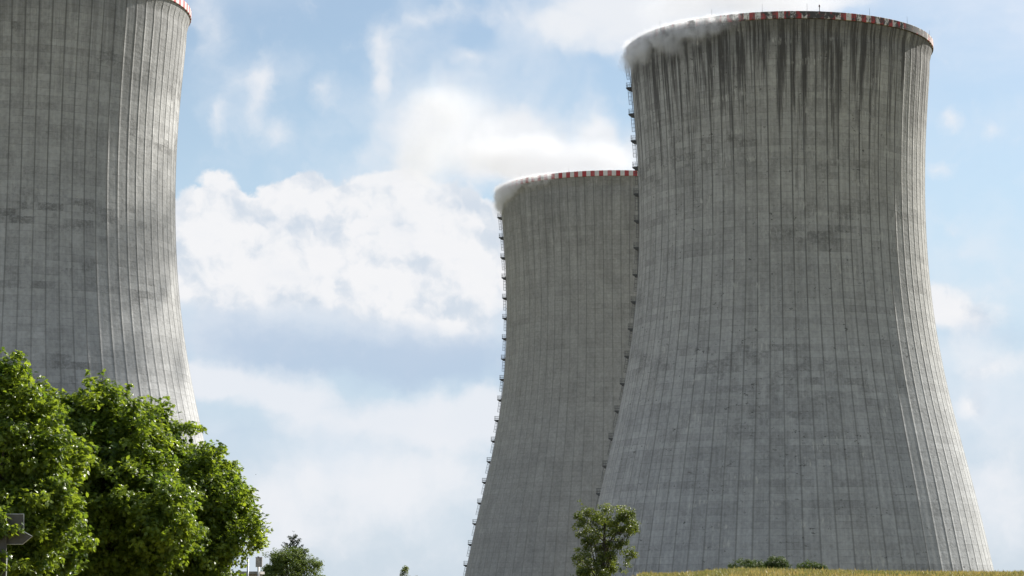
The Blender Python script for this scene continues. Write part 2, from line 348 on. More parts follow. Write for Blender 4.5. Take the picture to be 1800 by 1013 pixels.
def tower(name, cx, cy, zt, label, cmat, bmat, seed_u, ladder, rods=(), mast=None, phase=0.0):
    az0 = math.atan2(cx, cy)
    t = empty(name, (cx, cy, zt+EYE-120))
    props(t, label, 'cooling tower', 'hyperbolic concrete cooling towers')
    H = 120.0
    back = math.atan2(cy, cx) + phase                    # seam on the far side
    frac = np.array([0, .035, .060, .22, .5, .78, .940, .965])
    us = np.concatenate([(k+frac) for k in range(NR)])/NR*2*math.pi + back
    def rib(us_, z):
        f = ((us_-back)/(2*math.pi)*NR) % 1.0
        d = np.minimum(f, 1-f)
        on = (d < .045)*.035
        fade = np.clip((-1.7-z)/1.2, 0, 1)
        return on[None]*fade
    zz = np.concatenate([np.array([-1.42, -1.5, -2.2, -2.9, -3.6, -4.4, -5.2]), np.linspace(-6.3, -121, 100)])
    outer = [(float(prof(z)), z) for z in zz]
    me = revolve('shell', outer, us, seed_u, NR, udisp=rib)
    sh = link('shell', me, cmat, t, (0, 0, H))
    ius = np.linspace(0, 2*math.pi, 121)[:-1] + back
    izz = np.linspace(-1.42, -121, 60)
    inner = [(float(prof(-1.5)), -1.42)] + [(float(prof(z))-.55, z) for z in izz]
    me = revolve('shell_lining', inner, ius, seed_u, NR)
    link('inner_lining', me, cmat, t, (0, 0, H))
    # rim band with the painted warning stripes, a closed ring
    bus = np.linspace(0, 2*math.pi, 353)[:-1] + back
    bp = [(29.2, -1.38), (30.34, -1.38), (30.38, -1.30), (30.38, -.04), (30.34, 0), (29.5, 0), (29.2, -.02), (29.2, -1.38)]
    me = revolve('rim_band', bp, bus, 0, 88)
    me.polygons.foreach_set('use_smooth', [False]*len(me.polygons))
    link('rim_band', me, bmat, t, (0, 0, H))
    for a in rods:
        mb = MB(); mb.tube([(0, 0, -.3), (0, 0, 1.55)], [.035, .02], 5); mb.box((0, 0, .02), (.16, .16, .1))
        link_ = mb.build('lightning_rod', STEEL, t); link_.location = (29.9*math.cos(a), 29.9*math.sin(a), H)
    if mast is not None:
        mb = MB(); mb.tube([(0, 0, -.2), (0, 0, 1.0)], .07, 8); mb.box((0, 0, .04), (.4, .4, .12)); mb.tube([(0, 0, .95), (0, 0, 1.05)], .16, 10); mb.tube([(.1, 0, 0), (.35, 0, -.3)], .03, 5)
        o = mb.build('beacon_mast', STEEL, t); o.location = (29.9*math.cos(mast), 29.9*math.sin(mast), H)
        mb = MB(); mb.tube([(0, 0, 1.05), (0, 0, 1.3), (0, 0, 1.42)], [.13, .13, .05], 10); mb.build('beacon_lamp', plain('beacon_glass', (.12, .05, .05), .3), o)
    if ladder is not None:
        th = ladder; ct, st_ = math.cos(th), math.sin(th)
        ex = Vector((ct, st_, 0)); ey = Vector((-st_, ct, 0))
        STEP = 5.45
        Mz = Matrix.Rotation(th, 4, 'Z')
        # one of each: platform (> railing), ladder (> safety_cage)
        pm = MB()
        pm.box((.75, 0, .06), (1.46, 1.7, .10)); pm.box((1.45, 0, .14), (.05, 1.7, .22)); pm.box((.75, .83, .14), (1.35, .05, .22)); pm.box((.75, -.83, .14), (1.35, .05, .22))
        for s in (-1, 1):        # tapered brackets under the deck
            pm.add([(0, s*.7-.04, 0), (1.4, s*.7-.04, 0), (1.0, s*.7-.04, -.28), (0, s*.7-.04, -.55), (0, s*.7+.04, 0), (1.4, s*.7+.04, 0), (1.0, s*.7+.04, -.28), (0, s*.7+.04, -.55)],
                   [(0,1,2,3),(7,6,5,4),(0,4,5,1),(1,5,6,2),(2,6,7,3),(3,7,4,0)])
        pm.box((.55, 0, -.30), (1.0, 1.3, .06))
        rm_ = MB()
        posts = [(1.43, -.8), (1.43, 0), (1.43, .8), (.8, .8), (.8, -.8), (.12, .8), (.12, -.8)]
        for x, y in posts: rm_.tube([(x, y, .1), (x, y, 1.2)], .032, 5)
        for z in (.65, 1.2):
            rm_.tube([(.05, -.8, z), (1.43, -.8, z), (1.43, .8, z), (.05, .8, z)], .032, 5)
        lm = MB()
        for s in (-1, 1): lm.tube([(.45, s*.25, 0), (.45, s*.25, STEP)], .035, 5)
        for k in range(1, 18): lm.tube([(.45, -.25, k*.3), (.45, .25, k*.3)], .016, 4)
        for z in (.4, 2.7, 5.0): lm.tube([(0, .25, z), (.45, .25, z)], .03, 4); lm.tube([(0, -.25, z), (.45, -.25, z)], .03, 4)
        cm = MB()
        arc = [(.45 + .40*math.sin(a)*1.7, -.36*math.cos(a), 0) for a in np.linspace(0, math.pi, 9)]
        for z in (2.3, 3.1, 3.9, 4.7, 5.4): cm.tube([(x, y, z) for x, y, _ in arc], .022, 4)
        for k in (1, 3, 4, 5, 7): cm.tube([(arc[k][0], arc[k][1], 2.3), (arc[k][0], arc[k][1], 5.4)], .018, 4)
        pme = pm.build('platform', DARK, t); pra = rm_.build('railing', STEEL, pme)
        lad = lm.build('ladder', STEEL, t); cag = cm.build('safety_cage', STEEL, lad)
        protos = ((pme, pra), (lad, cag)); first = True
        for k in range(19):
            z = -6.6 - STEP*k
            rz = float(prof(z)); rz2 = float(prof(z+STEP)); sl_ = math.atan2(rz2-rz, STEP)
            side = .42*(1 if k % 2 else -1)
            ii = []
            for a, b_ in protos:
                if first: ii.append((a, b_))
                else:
                    c = a.copy(); col.objects.link(c); c.parent = t
                    d = b_.copy(); col.objects.link(d); d.parent = c
                    ii.append((c, d))
            first = False
            pl, la = ii[0][0], ii[1][0]
            pos = ex*(rz+.02) + Vector((0, 0, H+z)); pl.location = pos; pl.rotation_euler = (0, 0, th)
            la.location = ex*(rz+.10) + ey*side + Vector((0, 0, H+z))
            la.rotation_euler = (Mz @ Matrix.Rotation(sl_, 4, 'Y')).to_euler()
            if k == 0: pass
    return t

t3 = (53.3, 444.5, 106.67); t2 = (26.66, 598.7, 104.97); t1 = (-90.1, 411.5, 106.7)
def left_tangent(c):
    a = math.atan2(c[1], c[0])          # direction from the camera to the axis
    return a + math.pi/2 - R(7)
def front_angle(c, px):                 # rim point facing the camera under a photo column
    best = None
    for k in range(720):
        th = k/720*2*math.pi; x = c[0]+29.9*math.cos(th); y = c[1]+29.9*math.sin(th)
        if (x-c[0])*c[0]+(y-c[1])*c[1] > 0: continue
        D = y*math.cos(PITCH)+(c[2])*math.sin(PITCH); e = abs(900+FPX*x/D-px)
        if best is None or e < best[0]: best = (e, th)
    return best[1]
m3 = concrete('soot_stained_concrete', stain=1.0, pits=.85, panel=.10, patch=.75, streak=1.6, weather=.04)
m2 = concrete('smooth_grey_concrete', base=(.31, .31, .292), cool=(.285, .290, .287), stain=.30, patch=.35, white=.25, pits=.15, rib_dark=.32, streak=.6, panel=.06)
m1 = concrete('patchy_grey_concrete', base=(.365, .368, .362), cool=(.375, .383, .39), stain=.35, patch=.9, white=.2, pits=.3, rib_dark=.40, streak=1.0)
tower('cooling_tower', *t3, 'large dark soot-streaked cooling tower behind the dry field, with a dirty red and white rim', m3, band_mat('sooty_stripes', 1.0), 11.0, left_tangent(t3),
      [front_angle(t3, p) for p in (1160, 1252, 1340, 1418, 1528, 1595, 1634)], front_angle(t3, 1441))
tower('cooling_tower', *t2, 'farther smooth grey cooling tower half hidden behind the soot-streaked one', m2, band_mat('clean_stripes', .12), 203.0, left_tangent(t2),
      [front_angle(t2, p) for p in (915, 1000, 1180)], None)
tower('cooling_tower', *t1, 'cooling tower behind the big leafy maples, its one flank in bright sun', m1, band_mat('faded_stripes', .04, red=(.45, .08, .09), wht=(.68, .66, .64)), 407.0, None,
      [front_angle(t1, p) for p in (333, 250, 150)], None)

# ------------------------------------------------------------------ terrain
def ground_z(x, y):
    x = np.asarray(x, float); y = np.asarray(y, float)
    r = np.hypot(x, y)
    px = 900 + FPX*x/np.maximum(y, 20)
    # swell of the field across the view at about 90 m
    hgt = 1.62 + .22*np.clip((px-1190)/100, 0, 1) - .10*np.clip((px-1400)/500, 0, 1) - 1.15*np.clip((1125-px)/70, 0, 1) + 1.12*np.exp(-((px-730)/26)**2)
    swell = hgt*np.exp(-((y-92)/38)**2)
    fall = -13.5*(1-np.exp(-np.clip(r-120, 0, None)/120))
    far = 6*np.clip((r-1500)/3000, 0, 1)
    return swell + fall + far + .08*np.sin(x*.3)*np.cos(y*.21)
gx = np.concatenate([np.linspace(-6000, -140, 30), np.linspace(-130, 130, 261), np.linspace(140, 6000, 30)])
gy = np.concatenate([np.linspace(-3000, -40, 14), np.linspace(-30, 200, 231), np.linspace(210, 9000, 60)])
GX, GY = np.meshgrid(gx, gy); V = np.stack([GX, GY, ground_z(GX, GY)], -1).reshape(-1, 3)
nx, ny = len(gx), len(gy); i = np.arange(ny-1)[:, None]; j = np.arange(nx-1)[None]
F = np.stack([i*nx+j, i*nx+j+1, (i+1)*nx+j+1, (i+1)*nx+j], -1).reshape(-1, 4)
gm = bpy.data.materials.new('dry_field'); gm.use_nodes = True; q = NT(gm.node_tree)
ob = q.new('ShaderNodeTexCoord').outputs['Object']
c = q.mix(q.rng(q.noise(ob, .15, 8, .65), .35, .65), (.12, .13, .035), (.27, .20, .07)); c = q.mix(q.rng(q.noise(ob, 3, 6, .7), .3, .7), c, (.10, .085, .04), 'MIX')
q.l.new(c, q.n['Principled BSDF'].inputs['Base Color']); q.n['Principled BSDF'].inputs['Roughness'].default_value = .95
props(link('ground', mesh_np('ground', V, F.ravel(), np.full(len(F), 4), True), gm), kind='structure')

# ------------------------------------------------------------------ ripe grass on the swell
def grass():
    N = 70000
    px = rng.uniform(1040, 1860, N); yy = 70 + 34*rng.random(N); x = (px-900)/FPX*yy
    a = rng.random(N) < .05; px2 = rng.uniform(690, 760, N); x[a] = ((px2-900)/FPX*yy)[a]
    z = ground_z(x, yy); h = rng.normal(.55, .045, N).clip(.3, .8); wd = rng.uniform(.005, .011, N)
    th = rng.uniform(0, 2*math.pi, N); lean = rng.normal(.08, .06, N); la = rng.uniform(0, 2*math.pi, N)
    cx, sx = np.cos(th)*wd, np.sin(th)*wd; lx, ly = np.cos(la)*lean, np.sin(la)*lean
    o = np.stack([x, yy, z], -1)
    def off(a, b, c): return o + np.stack([a, b, c], -1)
    v = np.stack([off(-cx, -sx, 0*h), off(cx, sx, 0*h), off(lx+cx*.8, ly+sx*.8, h*.72), off(lx-cx*.8, ly-sx*.8, h*.72),
                  off(lx*1.1+cx*2.2, ly*1.1+sx*2.2, h*.86), off(lx*1.1-cx*2.2, ly*1.1-sx*2.2, h*.86), off(lx*1.5, ly*1.5, h*1.03)], 1).reshape(-1, 3)
    b = (np.arange(N)*7)[:, None]
    f = np.concatenate([b+np.array([0, 1, 2, 3]), b+np.array([3, 2, 4, 5]), b+np.array([5, 4, 6])], 1).ravel()
    me = mesh_np('field_grass', v, f, np.tile([4, 4, 3], N))
    at_ = me.attributes.new('tint', 'FLOAT', 'FACE'); at_.data.foreach_set('value', np.repeat(rng.random(N), 3).astype(np.float32))
    m = bpy.data.materials.new('ripe_grass'); m.use_nodes = True; q = NT(m.node_tree); b = q.n['Principled BSDF']
    tint = q.new('ShaderNodeAttribute', attribute_name='tint').outputs['Fac']
    ob = q.new('ShaderNodeTexCoord').outputs['Object']
    patch = q.rng(q.noise(ob, .35, 4, .6), .42, .60)
    c = q.mix(q.m('ADD', q.m('MULTIPLY', tint, .45), q.m('MULTIPLY', patch, .55)), (.15, .17, .04), (.44, .33, .11))
    q.l.new(c, b.inputs['Base Color']); b.inputs['Roughness'].default_value = .6
    tr = q.new('ShaderNodeBsdfTranslucent'); q.l.new(c, tr.inputs[0]); mx = q.new('ShaderNodeMixShader'); mx.inputs[0].default_value = .3
    q.l.new(b.outputs[0], mx.inputs[1]); q.l.new(tr.outputs[0], mx.inputs[2]); q.l.new(mx.outputs[0], q.n['Material Output'].inputs[0])
    props(link('field_grass', me, m), 'golden ripe grass covering the low swell of the field', 'grass', kind='stuff')
grass()

# ------------------------------------------------------------------ leaves and trees
def leaf_mat(name, dark, light, rough=.38, trans=.35, spec=.5):
    m = bpy.data.materials.new(name); m.use_nodes = True; q = NT(m.node_tree); b = q.n['Principled BSDF']
    tint = q.new('ShaderNodeAttribute', attribute_name='tint').outputs['Fac']
    c = q.mix(tint, dark, light)
    q.l.new(c, b.inputs['Base Color']); b.inputs['Roughness'].default_value = rough; b.inputs['Specular IOR Level'].default_value = spec
    tr = q.new('ShaderNodeBsdfTranslucent'); q.l.new(q.mix(1.0, c, (1.35, 1.25, .6), 'MULTIPLY'), tr.inputs[0])
    mx = q.new('ShaderNodeMixShader'); mx.inputs[0].default_value = trans
    q.l.new(b.outputs[0], mx.inputs[1]); q.l.new(tr.outputs[0], mx.inputs[2]); q.l.new(mx.outputs[0], q.n['Material Output'].inputs[0])
    return m
MAPLE = np.array([(0, 0, 0), (.30, -.05, .02), (.26, .16, .03), (.55, .30, -.06), (.28, .42, .03), (.34, .66, -.03), (.12, .62, .03), (0, 1.0, -.12),
                  (-.12, .62, .03), (-.34, .66, -.03), (-.28, .42, .03), (-.55, .30, -.06), (-.26, .16, .03), (-.30, -.05, .02)])
MAPLE_F = [[0, 1, 2], [0, 2, 3, 4], [0, 4, 5, 6], [0, 6, 7, 8], [0, 8, 9, 10], [0, 10, 11, 12], [0, 12, 13]]
OVAL = np.array([(0, 0, 0), (.22, .35, .05), (.20, .7, .03), (0, 1.05, -.1), (-.20, .7, .03), (-.22, .35, .05)])
OVAL_F = [[0, 1, 2, 3], [0, 3, 4, 5]]
def leaf_mesh(name, pos, outw, size, shape=MAPLE, faces=MAPLE_F, tintv=None, flat=.6):
    """one leaf per position; outw = outward direction"""
    N = len(pos)
    nrm = rng.normal(0, 1, (N, 3))*flat + outw*.55 + np.array([0, 0, .75]); nrm /= np.linalg.norm(nrm, axis=1)[:, None]
    tip = rng.normal(0, 1, (N, 3))*.7 + outw*.6 + np.array([0, 0, -.55]); tip -= (tip*nrm).sum(1)[:, None]*nrm; tip /= np.linalg.norm(tip, axis=1)[:, None]
    sd = np.cross(tip, nrm)
    S = shape[None]*size[:, None, None]
    v = pos[:, None] + S[..., :1]*sd[:, None] + S[..., 1:2]*tip[:, None] + S[..., 2:3]*nrm[:, None]
    k = len(shape); base = np.arange(N)*k
    flatf = np.concatenate(faces); lens = np.array([len(f) for f in faces])
    f = (base[:, None]+flatf[None]).ravel()
    me = mesh_np(name, v.reshape(-1, 3), f, np.tile(lens, N))
    if tintv is None: tintv = rng.random(N)
    a = me.attributes.new('tint', 'FLOAT', 'FACE'); a.data.foreach_set('value', np.repeat(tintv, len(faces)).astype(np.float32))
    return me
BARK = plain('bark', (.075, .06, .045), .9, 0, .4, 6)

def tree(name, base, lobes, nclus, leaves_per, lsize, mat, label, cat, group=None, spread=.32, shape=MAPLE, faces=MAPLE_F, trunk_r=.16, limbs=26, shoots=(), fork=.35, flat=.6, boughs=8, fill=.33):
    """lobes: (centre, radii) of the crown in world space; clusters sit in and near their surface"""
    base = Vector(base); t = empty(name, base); props(t, label, cat, group)
    L = [(np.array(c)-np.array(base), np.array(r)) for c, r in lobes]
    wts = np.array([r[0]*r[1]+r[1]*r[2]+r[0]*r[2] for _, r in L]); wts = wts/wts.sum()
    C, O, SP = [], [], []
    nb = max(3, nclus//boughs)                      # boughs: rounded masses of twigs with gaps between them
    B_ = []
    while len(B_) < nb:
        k = rng.choice(len(L), p=wts); c, r = L[k]
        d = rng.normal(0, 1, 3); d /= np.linalg.norm(d)
        p = c + d*r*rng.uniform(.45, 1.0)**.5
        if any((((p-c2)/r2)**2).sum() < .45 for k2, (c2, r2) in enumerate(L) if k2 != k) and rng.random() < .8: continue
        B_.append((p, d, spread*rng.uniform(1.0, 2.1)))
    while len(C) < nclus*fill:
        k = rng.choice(len(L), p=wts); c, r = L[k]
        d = rng.normal(0, 1, 3); d /= np.linalg.norm(d); p = c + d*r*rng.uniform(.25, .98)**.5
        if any((((p-c2)/r2)**2).sum() < .45 for k2, (c2, r2) in enumerate(L) if k2 != k) and rng.random() < .7: continue
        C.append(p); O.append(d); SP.append(spread*rng.uniform(.5, 1.1))
    while len(C) < nclus:
        p, d, rb = B_[rng.integers(nb)]
        e = rng.normal(0, 1, 3) + d*.5; e /= np.linalg.norm(e)
        C.append(p + e*rb*rng.uniform(.3, 1.0)*np.array([1, 1, .8]) + np.array([0, 0, .12*spread])); O.append(d*.4+e*.6); SP.append(spread*rng.uniform(.4, .95))
    for (a, b_, ns) in shoots:                 # leafy shoots that stick out of the crown
        a = np.array(a)-np.array(base); b_ = np.array(b_)-np.array(base)
        for s in np.linspace(0, 1, ns):
            C.append(a+(b_-a)*s); O.append((b_-a)/np.linalg.norm(b_-a)); SP.append(spread*(.9-.6*s))
    C = np.array(C); O = np.array(O); SP = np.array(SP)
    cnt = np.maximum(6, (leaves_per*(SP/spread)**1.6).astype(int))
    idx = np.repeat(np.arange(len(C)), cnt)
    g = rng.normal(0, 1, (len(idx), 3)); g /= np.linalg.norm(g, axis=1)[:, None]; g *= (rng.random(len(idx))**.45)[:, None]
    pos = C[idx] + g*SP[idx][:, None]*np.array([1, 1, .75]); ow = O[idx]*.6 + g*.6
    ct = rng.random(len(C)); tv = np.clip(ct[idx]*.55 + rng.random(len(idx))*.5, 0, 1)
    me = leaf_mesh('crown', pos, ow, lsize*rng.uniform(.65, 1.15, len(idx)), shape, faces, tv, flat)
    link('crown', me, mat, t)
    cz = np.mean([c[2] for c, _ in L]); cxy = np.mean([c[:2] for c, _ in L], axis=0)
    mb = MB(); top = Vector((cxy[0], cxy[1], cz*1.25)); f0 = Vector((cxy[0]*.15, cxy[1]*.15, cz*fork))
    mb.tube([(0, 0, -.4), (0, 0, 0), f0, (f0+top)/2 + Vector((.1, -.08, 0)), top], [trunk_r*1.5, trunk_r*1.2, trunk_r, trunk_r*.6, trunk_r*.2], 8)
    sel = rng.choice(len(C), min(limbs, len(C)), replace=False)
    for s in sel:
        e = Vector(C[s]); st = f0.lerp(top, random.random()*.75); md = st.lerp(e, .5) + Vector((0, 0, .12*(e-st).length))
        mb.tube([st, md, e], [trunk_r*.38, trunk_r*.22, trunk_r*.07], 5, cap=False)
    mb.build('trunk', BARK, t, True)
    return t

maple = leaf_mat('maple_leaf', (.052, .108, .018), (.225, .30, .038), .36, .52)
def lobe(px, py, Y, rx, ry, dep=None):
    c = at(px, py, Y); k = Y/FPX*1.0
    return (c, (rx*k, (dep if dep else rx*k*.9), ry*k))
def gbase(px, Y):
    x = (px-900)/FPX*Y; return (x, Y, float(ground_z(x, Y)))
def shoot(p0, p1, Y, ns): return (at(*p0, Y), at(*p1, Y), ns)
def edge_shoots(pts, Y, ln=34, seed=1):
    """leafy shoots of uneven length along an outline given in photo pixels"""
    rr = random.Random(seed); out = []
    for (x0, y0, x1, y1, n_) in pts:
        for k in range(n_):
            f = (k+rr.random())/n_; x, y = x0+(x1-x0)*f, y0+(y1-y0)*f; l = ln*rr.uniform(.35, 1.2); a = rr.uniform(-.5, .6)
            nx_, ny_ = (y1-y0), -(x1-x0); q_ = math.hypot(nx_, ny_); nx_, ny_ = nx_/q_, ny_/q_
            if ny_ > 0: nx_, ny_ = -nx_, -ny_
            d = Vector((nx_+a*.6, ny_-.5)).normalized(); Yk = Y + rr.uniform(-1.2, 1.2)
            out.append(shoot((x-d.x*14, y-d.y*14), (x+d.x*l*.55, y+d.y*l*.55), Yk, 4))
    return out
tree('maple_tree', gbase(-30, 55), [lobe(-30, 790, 55, 110, 140), lobe(8, 730, 55, 50, 85), lobe(-20, 930, 55, 130, 130), lobe(56, 755, 55.5, 34, 66), lobe(60, 880, 55, 52, 110), lobe(88, 900, 56.5, 60, 130), lobe(66, 810, 56.5, 40, 80)], 1200, 60, .138, maple,
     'leafy maple tree beside the grey road sign, cut by the left edge of the photo', 'tree', 'maple trees in a clump', .33,
     shoots=[shoot((-10, 934), (38, 927), 52.35, 5), shoot((-14, 902), (8, 912), 52.4, 3), shoot((-20, 985), (12, 972), 52.3, 4), shoot((-10, 1000), (8, 995), 52.3, 3), shoot((2, 680), (4, 618), 55, 4), shoot((40, 700), (36, 664), 55, 4), shoot((76, 720), (76, 672), 55.5, 5), shoot((60, 700), (58, 682), 55.5, 3)] + edge_shoots([(15, 660, 90, 715, 9), (90, 715, 108, 800, 5)], 55.3, 46, 11))
tree('maple_tree', gbase(190, 62), [lobe(180, 765, 62, 40, 80), lobe(180, 830, 62, 80, 110), lobe(225, 840, 61.6, 66, 105), lobe(175, 940, 62, 140, 150), lobe(246, 890, 61.2, 74, 108), lobe(120, 782, 62, 46, 84), lobe(100, 815, 61, 40, 90), lobe(120, 900, 60, 60, 120), lobe(270, 910, 60.5, 72, 84)], 1700, 62, .138, maple,
     'tallest maple of the clump, its pointed top against the sunlit flank of a tower', 'tree', 'maple trees in a clump', .35,
     shoots=[shoot((178, 720), (181, 658), 62, 6), shoot((172, 710), (168, 676), 62, 3), shoot((146, 720), (143, 688), 62, 4), shoot((215, 730), (212, 683), 62, 4), shoot((108, 745), (106, 700), 62, 3)] + edge_shoots([(120, 720, 170, 680, 5), (190, 690, 262, 735, 9)], 61.6, 52, 3))
tree('maple_tree', gbase(300, 66), [lobe(275, 820, 66, 60, 100), lobe(290, 930, 66, 110, 130), lobe(312, 890, 65, 50, 82), lobe(292, 845, 65.5, 38, 72), lobe(335, 915, 63, 52, 80)], 1100, 62, .138, maple,
     'maple tree of middle height between the tallest and the sloping end of the clump', 'tree', 'maple trees in a clump', .35,
     shoots=[shoot((270, 750), (269, 703), 66, 4), shoot((296, 790), (312, 742), 66, 4)] + edge_shoots([(240, 730, 335, 815, 10)], 65.8, 48, 5))
tree('maple_tree', gbase(385, 64), [lobe(362, 885, 64, 58, 85), lobe(384, 918, 64, 52, 72), lobe(335, 965, 63.5, 76, 110), lobe(366, 1000, 64, 38, 60)], 860, 66, .125, maple,
     'lowest maple at the sloping end of the clump, next to the box on a pole', 'tree', 'maple trees in a clump', .33,
     shoots=[shoot((365, 835), (360, 795), 64, 4), shoot((395, 845), (392, 806), 64, 3), shoot((420, 890), (440, 872), 64, 4), shoot((440, 960), (468, 951), 64, 5)] + edge_shoots([(335, 815, 400, 830, 6), (400, 830, 452, 930, 10), (450, 925, 446, 955, 3)], 64, 46, 8))

round_leaf = leaf_mat('bush_leaf', (.045, .085, .018), (.14, .19, .035), .65, .35)
tree('round_tree', gbase(505, 120), [lobe(512, 1016, 120, 54, 50), lobe(496, 1006, 120, 30, 32), lobe(540, 1018, 120, 34, 36), lobe(513, 995, 120, 30, 26)], 800, 60, .10, round_leaf,
     'round dense green bush with a dark conifer rising behind it', 'tree', None, .26, OVAL, OVAL_F, shoots=[], trunk_r=.12)
# dark conifer behind the round bush
def conifer():
    Y = 128; b = gbase(512, Y); t = empty('conifer_tree', b); props(t, 'dark spiky conifer whose top pokes out behind the round bush', 'tree')
    top = at(516, 940, Y) - Vector(b); mb = MB(); mb.tube([(0, 0, -.3), (0, 0, 1), top], [.16, .13, .02], 7); mb.build('trunk', BARK, t, True)
    pos, ow = [], []
    br = MB()
    for k in range(46):
        h = .30+.68*(k+rng.random()*.5)/46; z = top.z*h; L = (1-h)*2.6 + .22; a = k*2.4+rng.uniform(-.3, .3); up = rng.uniform(.45, .9)
        d = np.array([math.cos(a), math.sin(a), up]); d /= np.linalg.norm(d); s0 = np.array([top.x*h, top.y*h, z])
        br.tube([s0, s0+d*L], [.02, .008], 4, cap=False)
        for s in np.linspace(.1, 1.02, int(6+22*L)):
            for _ in range(3): pos.append(s0+d*L*s + rng.normal(0, .022, 3)); ow.append(d + rng.normal(0, .5, 3))
    for s in np.linspace(.9, 1.03, 14): pos.append(np.array(top)*s); ow.append(np.array([0, 0, 1.0]))
    br.build('branch', BARK, t)
    me = leaf_mesh('crown', np.array(pos), np.array(ow), rng.uniform(.08, .16, len(pos)), OVAL*np.array([.7, 1, 1]), OVAL_F, None, .8)
    link('crown', me, leaf_mat('needles', (.012, .028, .012), (.03, .055, .02), .6, .1), t)
conifer()
small_leaf = leaf_mat('small_leaf', (.035, .068, .013), (.16, .20, .028), .42, .40)
Y = 100
tree('young_tree', gbase(1050, Y), [lobe(1075, 905, Y, 38, 20), lobe(1035, 925, Y, 24, 32), lobe(1095, 918, Y, 24, 22), lobe(1062, 945, Y, 34, 36), lobe(1050, 985, Y, 36, 34), lobe(1088, 978, Y, 24, 34), lobe(1044, 1020, Y, 42, 30)],
     560, 62, .095, small_leaf, 'lone young tree with a ragged lopsided crown in front of the towers', 'tree', None, .21, OVAL, OVAL_F,
     shoots=[shoot((1035, 905), (1018, 880), Y, 5), shoot((1090, 930), (1116, 925), Y, 4), shoot((1110, 915), (1106, 893), Y, 3), shoot((1028, 915), (1012, 908), Y, 3)], trunk_r=.09, limbs=34)
bush_leaf = leaf_mat('dark_bush_leaf', (.026, .055, .012), (.085, .13, .026), .6, .3)
def bush(px0, px1, ytop, Yb, label, seeds):
    k = Yb/FPX; w_ = (px1-px0)/2; mid = (px0+px1)/2; x, y_, z = gbase(mid, Yb)
    tree('bush', (x, y_, z), [(at(mid, ytop+15, Yb), (w_*k, w_*k*.7, 13*k)), (at(mid+w_*.25, ytop+12, Yb), (w_*k*.5, w_*k*.5, 11*k))], 190, 46, .085, bush_leaf, label, 'bush', 'dark bushes behind the crest of the field', .17, OVAL, OVAL_F, trunk_r=.03, limbs=12,
         shoots=[((at(mid+s*w_, ytop+12, Yb)), at(mid+s*w_*1.05, ytop+e, Yb), 3) for s, e in seeds])
bush(1278, 1345, 984, 118, 'wide dark bush over the crest of the field, nearest the lone tree', [(-.8, 6), (-.6, 2), (-.2, 3), (.1, 0), (.5, 3), (.8, 5)])
bush(1338, 1384, 979, 119, 'tallest dark bush, pointed, in the middle of the row over the crest', [(0, 0), (.5, 3), (-.5, 4)])
bush(1398, 1452, 989, 118, 'low thin dark bush at the sunward end of the row over the crest', [(-.8, 4), (-.4, 0), (0, 3), (.2, 2), (.8, 0)])
tree('shrub', gbase(711, 104), [(at(711, 1016, 104), (.22, .22, .36))], 26, 44, .085, small_leaf, 'tiny green shrub alone on the crest under open sky', 'bush', None, .13, OVAL, OVAL_F, trunk_r=.02, limbs=5)

# ------------------------------------------------------------------ road sign seen from behind
def road_sign():
    Y = 52.6; k = Y/FPX; b = gbase(3, Y)
    t = empty('direction_sign', b); props(t, 'grey back of an arrow-shaped road sign half buried in maple leaves', 'road sign')
    ali = plain('sign_back', (.085, .078, .070), .55, .3, .12); edge = plain('sign_edge', (.45, .46, .46), .4, .5)
    B = Vector(b)
    def plate(pts, name, th=.02):
        P3 = [at(px, py, Y)-B for px, py in pts]; nn = len(P3)
        me = MB(); v = [(p.x, -th/2, p.z) for p in P3] + [(p.x, th/2, p.z) for p in P3]
        me.add(v, [tuple(range(nn)), tuple(range(nn, 2*nn))[::-1]] + [(i, (i+1) % nn, nn+(i+1) % nn, nn+i) for i in range(nn)])
        o = me.build(name, ali, t)
        fr = MB(); 
        for i in range(nn):
            a, c_ = P3[i], P3[(i+1) % nn]; fr.tube([(a.x, -.012, a.z), (c_.x, -.012, c_.z)], .008, 4)
        fr.build('sign_edge', edge, o)
        return o
    plate([(-60, 904), (42, 904), (42, 930), (-60, 930)], 'upper_panel')
    plate([(-60, 932), (37, 932), (57, 943), (40, 957), (-60, 957)], 'arrow_panel')
    mb = MB(); x = (at(6, 1000, Y)-B).x; zt_ = (at(0, 906, Y)-B).z
    mb.box((x, -.09, zt_/2-.2), (.15, .06, zt_+.3)); mb.build('post', ali, t)
    mb = MB(); mb.box((x+.085, -.09, zt_/2-.55), (.018, .07, zt_-.6)); mb.build('post_edge', edge, t)
    mb = MB()
    for py in (915, 938, 951):
        z = (at(0, py, Y)-B).z; mb.box(((at(-10, 900, Y)-B).x, -.035, z), (.62, .03, .035))
    mb.build('rail', ali, t)
road_sign()

